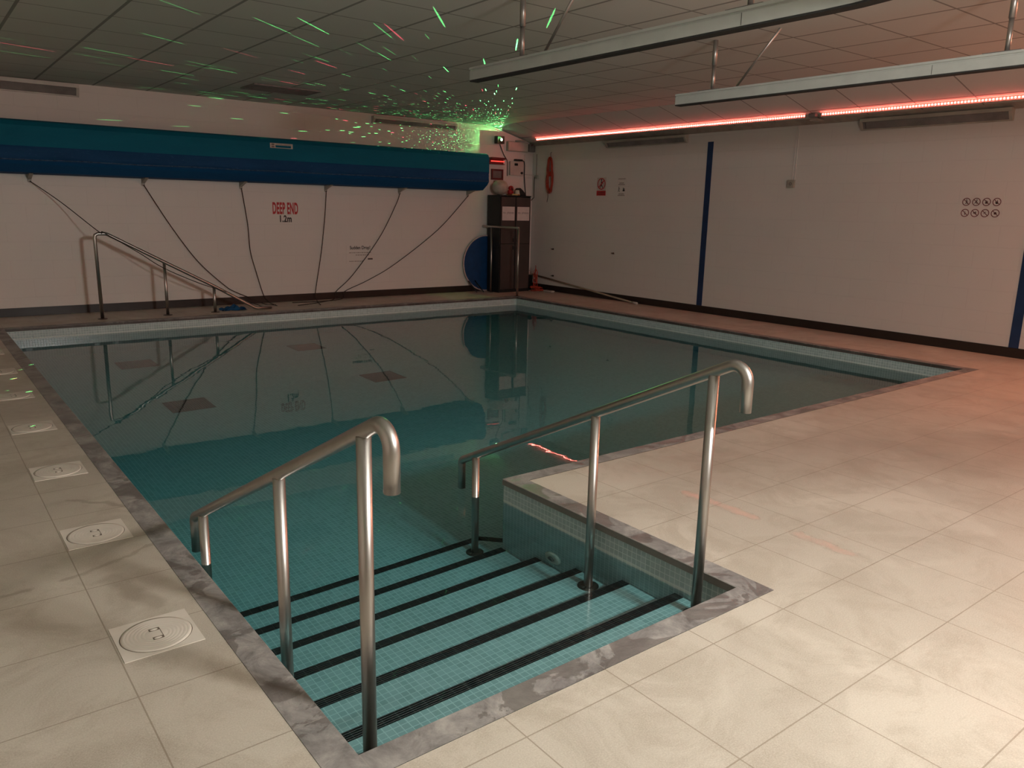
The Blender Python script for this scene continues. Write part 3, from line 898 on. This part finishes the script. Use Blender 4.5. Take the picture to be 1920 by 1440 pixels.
# ------------------------------------------------------------------ orange rope on the right wall
def rope_loops(name, label, base, loops, r, parent=None, plane='yz', seed=1, w=.07, h=.62):
    rnd = random.Random(seed); b = MB()
    for k in range(loops):
        cy = rnd.uniform(-.012, .012); hw = w*rnd.uniform(.35, .95); z0 = rnd.uniform(0, .08); z1 = h - rnd.uniform(0, .03)
        off = -.015 - .004*k % .03
        pts = []
        for i in range(25):
            a = 2*PI*i/24
            zz = (z0+z1)/2 + (z1-z0)/2*math.cos(a)
            wd = hw*abs(math.sin(a))**.8 * (1.0 if zz < (z0+z1)/2 else .75)
            pts.append((off + rnd.uniform(-.004, .004), cy + math.copysign(wd, math.sin(a)) + rnd.uniform(-.003, .003), zz))
        b.tube(pts, r, 6, cap=False)
    return b
t = thing('throw_rope', 'bundle of orange rope hanging on the right wall near the corner', 'rope', (XW, 9.06, 1.69))
rope_loops('coil', '', None, 11, .0055, seed=3, w=.10, h=.63).build('coil', M['orange'], t)
b = MB()
for k in range(7):
    z = .30+.012*k
    b.tube([(-.018+.022*math.cos(a*PI/6), .045*math.sin(a*PI/6), z+.004*math.sin(a)) for a in range(13)], .006, 6, cap=False)
b.build('wrapping', M['orange'], t)
MB().tube([(-.02, .045, .05), (-.012, .055, -.06), (-.01, .075, -.14)], .004, 6).build('rope_end', M['rope'], t)
b = MB(); b.tube([(0, 0, .70), (-.02, 0, .69), (-.022, 0, .64), (-.01, 0, .62)], .004, 8); b.build('hook', M['black'], t)
for (y, z, lab) in ((8.94, .742, 'small dark hook on the right wall near the corner, upper of two'), (7.446, .751, 'small dark hook on the right wall below the no diving sign'), (8.92, .275, 'small dark hook low on the right wall above the pole')):
    t = thing('wall_hook', lab, 'hook', (XW, y, z), 0, 'small dark hooks on the right wall')
    MB().box(-.006, 0, -.02, .02, -.015, .015, .002).build('plate', M['brass'], t)
    MB().tube([(-.005, 0, 0), (-.035, 0, -.004), (-.045, 0, .012)], .006, 8).build('prong', M['brass'], t)

# leaning pole
t = thing('pole', 'long pale pole leaning low along the right wall', 'pole', (8.22, 6.86, .02))
MB().tube([(0, 0, 0), (.03, 2.55, .25)], .014, 12).build('shaft', flat('pale pole', (.30, .26, .18), .5), t)
MB().tube([(-.001, -.09, -.003), (0, .02, .002)], .017, 12).build('end_grip', M['white'], t)

# ------------------------------------------------------------------ cabinet corner
t = thing('locker_cabinet', 'tall black cabinet with dark brown doors in the far corner', 'cabinet', (7.285, 9.15, 0))
W_, D_, H_ = .665, .34, 1.645
MB().box(0, .018, 0, D_, .0, H_-.02).box(W_-.018, W_, 0, D_, 0, H_-.02).box(.018, W_-.018, D_-.012, D_, .0, H_-.02).box(.018, W_-.018, .012, D_-.012, .0, .05).box(W_/2-.012, W_/2+.012, .002, D_-.012, .05, H_-.02).box(.018, W_-.018, .01, D_-.012, .81, .84).box(-.006, W_+.006, -.008, D_, H_-.02, H_, .003).build('carcass', M['cabinet'], t)
for i in range(2):
    for j, (z0, z1) in enumerate(((.055, .825), (.835, H_-.03))):
        x0 = .022 + i*.322
        d = MB().box(x0, x0+.298, -.014, .004, z0, z1, .003).build('door', M['cabdoor'], t)
        hx = x0 + (.265 if i == 0 else .034)
        MB().box(hx-.008, hx+.008, -.03, -.014, (z1-.09 if j == 0 else z0+.03), (z1-.03 if j == 0 else z0+.09), .003).build('handle', M['black'], d)
        if j == 1:
            s_ = MB().box(x0+.02, x0+.285, -.0155, -.0142, 1.225, 1.455).build('paper_sign', M['paper'], d)
            text_mesh('lettering', 'no. phones', .055, M['grey'], s_, (x0+.152, -.0158, 1.355), RB, .95, .0003)
# things on top
o = MB().sphere((0, 0, .125), .135, (1.1, .9, .93), 32, noise=.012).build('foam_ball', flat('translucent white plastic', (.42, .37, .31), .5, vs=12))
o.location = (7.42, 9.33, H_+.002)
tag(o, 'round off-white ball shaped bag on top of the black cabinet', 'ball')
t = thing('kickboard', 'flat orange and yellow float lying on the cabinet top', 'float', (7.62, 9.215, H_+.001))
MB().box(-.09, .09, -.07, .07, 0, .018, .006).build('board', flat('orange foam', (.35, .10, .03), .6), t)
MB().box(-.09, .03, -.085, -.07, 0, .026, .006).build('edge_strip', M['yellow'], t)
t = thing('red_toy', 'red rubber toy on top of the cabinet behind a white cup', 'toy', (7.675, 9.37, H_+.001))
MB().sphere((0, 0, .055), .055, (1, .9, 1), 20).sphere((.0, -.01, .12), .045, (1, 1, 1), 20).build('body', M['red'], t)
MB().lathe([(.012, 0), (.018, .02), (.002, .05)], (.0, -.04, .10), (-.5, -.3, 1), 12).sphere((.0, -.05, .10), .018, seg=12).build('nozzle', M['darkred'], t)
t = thing('white_cup', 'small white upturned cup in front of the red toy on the cabinet', 'cup', (7.70, 9.215, H_+.020))
MB().lathe([(.045, 0), (.046, .004), (.036, .065), (.03, .07)], seg=24).build('cup_body', M['white'], t)
MB().ring((0, 0, .0), .040, .052, .006, (0, 0, 1), 24).build('rim', M['white'], t)
b = MB()
b.prism([(-.10, 0), (.11, 0), (.10, .04), (.03, .10), (-.02, .135), (-.05, .12), (-.08, .05)], 1, -.06, .06)
o = b.build('black_bag', M['black']); o.location = (7.83, 9.32, H_+.001)
md = o.modifiers.new('b', 'BEVEL'); md.width = .02; md.segments = 3
tag(o, 'small black slumped bag at the right end of the cabinet top', 'bag')

# mini trampoline leaning on the far wall
t = thing('trampoline', 'round blue mini trampoline leaning on the far wall behind the cabinet', 'trampoline', (7.28, 9.525, .485))
MB().lathe([(.46, .0), (.46, .012)], axis=(0,-1,0), seg=64, smooth=False).build('bed', M['mat_blue'], t)
MB().tube([(.475*math.cos(2*PI*k/64), -.006, .475*math.sin(2*PI*k/64)) for k in range(65)], .012, 10, cap=False).build('rim', flat('pale pink edging', (.55, .42, .42), .5), t)
for x in (-.40, -.26):
    MB().tube([(x+.02, -.02, -.30), (x, -.30, -.475 + .012)], .011, 8).build('leg', M['black'], t)

# small electrical things on the far wall
t = thing('laser_projector', 'small black light projector with a bright green lens on the far wall', 'projector', (7.50, YW, 2.50))
MB().box(-.02, .02, -.05, 0, .02, .05, .003).build('bracket', M['black'], t)
MB().box(-.075, .075, -.14, -.05, 0, .125, .008).build('case', M['black'], t)
MB().lathe([(.030, 0), (.030, .01), (.022, .014)], (0, -.138, .065), (0, -1, 0), 24).build('lens_ring', M['dgrey'], t)
MB().lathe([(.020, 0), (.016, .006)], (0, -.152, .065), (0, -1, 0), 24).build('lens', mat_emit('green lens light', (.35, 1, .45), 22), t)
b = MB()
pp = [(7.56, YW-.03, 2.50), (7.60, YW-.012, 2.44), (7.66, YW-.012, 2.33), (7.73, YW-.01, 2.25), (7.745, YW-.01, 2.2), (7.745, YW-.01, 1.98)]
o = b.tube(pp, .007, 6).build('cable', M['rope']); tag(o, 'thin dark cable running from the green light down beside the cream panel', 'cable')
t = thing('heater', 'small wall unit with a glowing red tube right of the blue cover', 'lamp', (7.50, YW, 2.16))
MB().box(-.15, .15, -.09, 0, .085, .115, .004).box(-.15, .15, -.02, 0, 0, .085, .002).box(-.15, .15, -.06, -.02, 0, .012, .002).build('reflector', M['darkred'], t)
MB().tube([(-.14, -.055, .052), (.14, -.055, .052)], .010, 12).build('glowing_tube', mat_emit('red tube light', (1, .07, .05), 1.3), t)
t = thing('picture_frame', 'dark red framed notice below the glowing red tube', 'frame', (7.52, YW, 1.905))
MB().box(-.125, -.10, -.03, 0, 0, .18, .003).box(.10, .125, -.03, 0, 0, .18, .003).box(-.10, .10, -.03, 0, 0, .03, .003).box(-.10, .10, -.03, 0, .15, .18, .003).build('frame', M['darkred'], t)
MB().box(-.10, .10, -.012, 0, .03, .15).build('panel', M['grey'], t)
t = thing('small_notice', 'small tan card below the dark red frame beside the blue cover', 'notice', (7.54, YW, 1.82))
MB().box(-.085, .085, -.004, .0, 0, .075).build('card', flat('tan card', (.36, .27, .17), .6), t)
MB().box(-.06, .06, -.005, -.0042, .02, .05).build('print', M['darkred'], t)
t = thing('emergency_light', 'pale rectangular emergency light box high in the far corner', 'light fitting', (7.94, YW, 2.40))
MB().box(-.225, .225, -.06, 0, 0, .16, .006).build('housing', M['dimwhite'], t)
MB().box(-.21, .21, -.064, -.06, .012, .148, .002).build('diffuser', M['white'], t)
t = thing('junction_box', 'grey junction box with a tiny red part beside the pale light box in the corner', 'junction box', (8.235, YW, 2.41))
MB().box(-.062, .075, -.075, 0, 0, .13, .005).build('housing', M['grey'], t)
MB().tube([(-.02, -.08, .10), (.0, -.085, .118), (.02, -.08, .125)], .008, 8).build('plug', M['darkred'], t)
MB().tube([(-.35, -.05, .165), (-.15, -.07, .185), (.07, -.06, .17)], .012, 10).build('lead', M['dimwhite'], t)
t = thing('control_panel', 'cream control panel with a black strip and knob beside the corner', 'control panel', (7.93, YW, 1.995))
MB().box(-.15, .145, -.05, 0, 0, .235, .004).build('case', M['white'], t)
MB().box(-.06, .10, -.075, -.03, .245, .275, .004).build('power_brick', M['black'], t)
MB().box(-.06, .01, -.06, -.05, .165, .205, .003).build('switch', M['black'], t)
MB().lathe([(.022, 0), (.02, .02)], (.10, -.05, .045), (0, -1, 0), 16).build('knob', M['black'], t)
b = MB().tube([(8.03, YW-.06, 2.255), (8.08, YW-.05, 2.24), (8.11, YW-.035, 2.17), (8.118, YW-.02, 1.99), (8.14, YW-.02, 1.80), (8.16, YW-.02, 1.66), (8.16, YW-.04, 1.40)], .008, 8)
tag(b.build('cable', M['black']), 'black cable curving down from the black strip on the control panel', 'cable')
t = thing('trunking_cover', 'flat pale cover plate in the corner right of the black cable', 'cover plate', (8.215, YW, 1.965))
MB().box(-.085, .09, -.018, 0, 0, .40, .003).build('plate', M['wall'], t)
MB().box(-.085, .09, -.020, -.018, .05, .055).build('seam', M['faint'], t)
t = thing('switch_box', 'tiny switch box on the right wall in the corner with a hanging dark cord', 'switch', (XW, 9.44, 1.955))
MB().box(-.03, 0, -.04, .04, 0, .06, .003).build('box', M['dimwhite'], t)
MB().box(-.012, 0, .01, .02, .06, .42).build('conduit', M['faint'], t)
MB().tube([(-.03, .03, .03), (-.035, .035, -.04), (-.03, .04, -.33), (-.05, .09, -.38)], .006, 8).build('cord', M['black'], t)

# floor clutter in the corner
t = thing('rope_heap', 'tangled heap of orange rope on the floor right of the cabinet', 'rope', (8.08, 9.09, 0))
b = MB(); rnd = random.Random(5)
for k in range(9):
    cx, cy = rnd.uniform(-.05, .05), rnd.uniform(-.05, .05); rr = rnd.uniform(.06, .11); zz = .008+.009*k
    b.tube([(cx+rr*math.cos(a*PI/8), cy+rr*.8*math.sin(a*PI/8), zz+rnd.uniform(0, .006)) for a in range(17)], .006, 6, cap=False)
b.build('coil', M['orange'], t)
b = MB()
for k in range(7):
    cz_ = .13 + .035*k; rr = rnd.uniform(.055, .085); tl = rnd.uniform(-.5, .5); tw = rnd.uniform(0, PI)
    pts = []
    for a in range(17):
        u_, v_ = rr*math.cos(a*PI/8), rr*1.25*math.sin(a*PI/8)
        pts.append((.0 + u_*math.cos(tw)*.7 + rnd.uniform(-.006, .006), .03 + u_*math.sin(tw)*.5 + tl*v_*.5, cz_ + v_ + rnd.uniform(-.006, .006)))
    b.tube(pts, .006, 6, cap=False)
b.build('hanging_loops', M['orange'], t)
t = thing('bucket', 'black bucket on the floor between the cabinet and the right wall', 'bucket', (8.09, 9.37, 0))
MB().lathe([(.085, 0), (.10, .26), (.105, .265), (.095, .26), (.082, .01)], seg=28).build('bucket_body', M['black'], t)
MB().tube([(.10*math.cos(a*PI/10), 0, .255+.10*math.sin(a*PI/10)) for a in range(11)], .004, 8).build('handle', M['zinc'], t)
t = thing('pool_brush', 'small pale brush head lying on the floor by the orange rope', 'brush', (8.13, 8.80, 0))
MB().box(-.04, .04, -.11, .11, .012, .035, .006).build('brush_back', M['white'], t)
b = MB()
for i in range(4):
    for j in range(12): b.box(-.03+i*.018, -.022+i*.018, -.10+j*.0175, -.09+j*.0175, 0, .013)
b.build('bristles', M['dimwhite'], t)

# crumpled blue cloth by the far rail
b = MB(); n = 22
grid = [[None]*n for _ in range(n)]
rnd = random.Random(9)
for i in range(n):
    for j in range(n):
        u, v = i/(n-1)*2-1, j/(n-1)*2-1
        r_ = math.sqrt(u*u+v*v)
        z = max(.002, .055*math.exp(-2.0*r_*r_) + .016*math.sin(u*7+v*3)+.014*math.sin(v*9-u*4)+rnd.uniform(-.004, .004))
        grid[i][j] = b.bm.verts.new((u*.15*(1+.2*math.sin(v*5)), v*.09*(1+.25*math.sin(u*4)), z))
for i in range(n-1):
    for j in range(n-1):
        f = b.bm.faces.new((grid[i][j], grid[i+1][j], grid[i+1][j+1], grid[i][j+1])); f.smooth = True
o = b.build('cloth', M['cloth'], recalc=False); o.location = (2.67, 8.98, .001)
tag(o, 'crumpled blue cloth on the far deck under the sloping handrail', 'cloth')

# ------------------------------------------------------------------ lights
def area(name, loc, target, sx, sy, power, col, caustic=False, spread=None):
    l = bpy.data.lights.new(name, 'AREA'); l.shape = 'RECTANGLE'; l.size = sx; l.size_y = sy; l.energy = power; l.color = col
    if spread: l.spread = spread
    o = bpy.data.objects.new(name, l); COL.objects.link(o); o.location = loc
    o.rotation_euler = (Vector(target)-Vector(loc)).to_track_quat('-Z', 'Y').to_euler()
    if caustic:
        l.cycles.is_caustics_light = True
    return o
area('bulkhead_lamp', (1.6, -2.50, 2.28), (1.2, 3.0, .9), .50, .32, 146, (1, .97, .93), True)
# red light strip continuing along the ceiling edge beside and behind the viewpoint
area('red_strip_lamp', (LX-.03, -1.05, soffit_z(LX)-.04), (5.0, -1.0, .6), 3.2, .02, 88, (1, .34, .20), True).rotation_euler = (Matrix.Rotation(0, 3, 'Z') @ Vector((0,0,1)).rotation_difference(Vector((1, 0, .55))).to_matrix() @ Matrix.Rotation(PI/2, 3, 'Z')).to_euler()
l = area('red_strip_lamp', (XL+.25, 7.2, 2.6), (1.2, 8.2, 1.0), 3.0, .02, 4, (1, .34, .22), True)  # unseen strip added on the left to give the far wall its pink tint

LASER_SIGN = 1
def laser(name, loc, energy, col, scale, thr, seed, haze=0):
    l = bpy.data.lights.new(name, 'POINT'); l.shadow_soft_size = 0; l.energy = energy; l.use_nodes = True
    t = l.node_tree; t.nodes.clear()
    N = t.nodes.new; L_ = t.links.new
    out = N('ShaderNodeOutputLight'); em = N('ShaderNodeEmission'); L_(em.outputs[0], out.inputs[0]); em.inputs[0].default_value = (*col, 1)
    tc = N('ShaderNodeTexCoord')
    vo = N('ShaderNodeTexVoronoi'); vo.inputs['Scale'].default_value = scale; vo.inputs['Randomness'].default_value = 1.0
    ad = N('ShaderNodeVectorMath'); ad.operation = 'ADD'; ad.inputs[1].default_value = (seed, seed*2.3, 0); L_(tc.outputs['Normal'], ad.inputs[0]); L_(ad.outputs[0], vo.inputs['Vector'])
    lt = N('ShaderNodeMath'); lt.operation = 'LESS_THAN'; L_(vo.outputs['Distance'], lt.inputs[0]); lt.inputs[1].default_value = thr
    sp = N('ShaderNodeSeparateColor'); L_(vo.outputs['Color'], sp.inputs[0])
    g = N('ShaderNodeMath'); g.operation = 'POWER'; L_(sp.outputs[0], g.inputs[0]); g.inputs[1].default_value = 1.3
    mu = N('ShaderNodeMath'); mu.operation = 'MULTIPLY'; L_(lt.outputs[0], mu.inputs[0]); L_(g.outputs[0], mu.inputs[1])
    # the projector throws its pattern to the left and forwards only
    sx = N('ShaderNodeSeparateXYZ'); ng = N('ShaderNodeVectorMath'); ng.operation = 'SCALE'; ng.inputs['Scale'].default_value = LASER_SIGN; L_(tc.outputs['Normal'], ng.inputs[0]); L_(ng.outputs[0], sx.inputs[0])
    sk = N('ShaderNodeMath'); sk.operation = 'MULTIPLY_ADD'; L_(sx.outputs[1], sk.inputs[0]); sk.inputs[1].default_value = -.66; L_(sx.outputs[0], sk.inputs[2])
    ms = N('ShaderNodeMath'); ms.operation = 'LESS_THAN'; L_(sk.outputs[0], ms.inputs[0]); ms.inputs[1].default_value = -.01
    up = N('ShaderNodeMath'); up.operation = 'GREATER_THAN'; L_(sx.outputs[2], up.inputs[0]); up.inputs[1].default_value = -.10
    lf = N('ShaderNodeMath'); lf.operation = 'LESS_THAN'; L_(sx.outputs[0], lf.inputs[0]); lf.inputs[1].default_value = -.79
    ei = N('ShaderNodeMath'); ei.operation = 'MAXIMUM'; L_(up.outputs[0], ei.inputs[0]); L_(lf.outputs[0], ei.inputs[1])
    mm = N('ShaderNodeMath'); mm.operation = 'MULTIPLY'; L_(ms.outputs[0], mm.inputs[0]); L_(ei.outputs[0], mm.inputs[1])
    m2 = N('ShaderNodeMath'); m2.operation = 'MULTIPLY'; L_(mu.outputs[0], m2.inputs[0]); L_(mm.outputs[0], m2.inputs[1])
    hz = N('ShaderNodeMath'); hz.operation = 'LESS_THAN'; L_(sx.outputs[0], hz.inputs[0]); hz.inputs[1].default_value = -.25
    m3 = N('ShaderNodeMath'); m3.operation = 'MULTIPLY_ADD'; L_(hz.outputs[0], m3.inputs[0]); m3.inputs[1].default_value = haze; L_(m2.outputs[0], m3.inputs[2])
    fo = N('ShaderNodeLightFalloff'); L_(m3.outputs[0], fo.inputs['Strength']); L_(fo.outputs['Linear'], em.inputs[1])
    o = bpy.data.objects.new(name, l); COL.objects.link(o); o.location = loc
    return o
laser('laser_green', (7.50, YW-.175, 2.60), 7000, (.16, 1, .26), 115, .125, .3, .00075)
laser('laser_red', (7.50, YW-.177, 2.60), 7000, (1, .10, .16), 56, .07, 4.1)

w = bpy.data.worlds.new('world'); S.world = w; w.use_nodes = True
w.node_tree.nodes['Background'].inputs[0].default_value = (.01, .01, .01, 1)
for ob in bpy.data.objects:
    if ob.type == 'MESH':
        ob.cycles.is_caustics_receiver = True
water.cycles.is_caustics_caster = True
water.cycles.is_caustics_receiver = False

# ------------------------------------------------------------------ camera
cam = bpy.data.cameras.new('camera'); co = bpy.data.objects.new('camera', cam); COL.objects.link(co)
R_ = Vector((0.79109529, -0.61132679, 0.02116144)); U_ = Vector((0.11740917, 0.18570465, 0.97556592)); F_ = Vector((0.60031936, 0.76928106, -0.21868544))
mw = Matrix((( R_.x, U_.x, -F_.x, -0.79702), (R_.y, U_.y, -F_.y, -1.64417), (R_.z, U_.z, -F_.z, 1.41), (0, 0, 0, 1)))
co.matrix_world = mw
cam.sensor_width = 36; cam.sensor_fit = 'HORIZONTAL'; cam.lens = 1460.1023/1920*36; cam.clip_start = .02; cam.clip_end = 100
S.camera = co
S.view_settings.view_transform = 'Standard'; S.view_settings.look = 'None'; S.view_settings.gamma = 1
S.view_settings.use_curve_mapping = False
S.view_settings.exposure = 0
cy = S.cycles
cy.use_denoising = True
cy.max_bounces = 8; cy.diffuse_bounces = 3; cy.glossy_bounces = 3; cy.transmission_bounces = 6; cy.volume_bounces = 0; cy.transparent_max_bounces = 8
cy.caustics_reflective = True; cy.caustics_refractive = True; cy.blur_glossy = .3
cy.sample_clamp_indirect = 4; cy.sample_clamp_direct = 0
cy.use_adaptive_sampling = True; cy.adaptive_threshold = .02; cy.adaptive_min_samples = 16
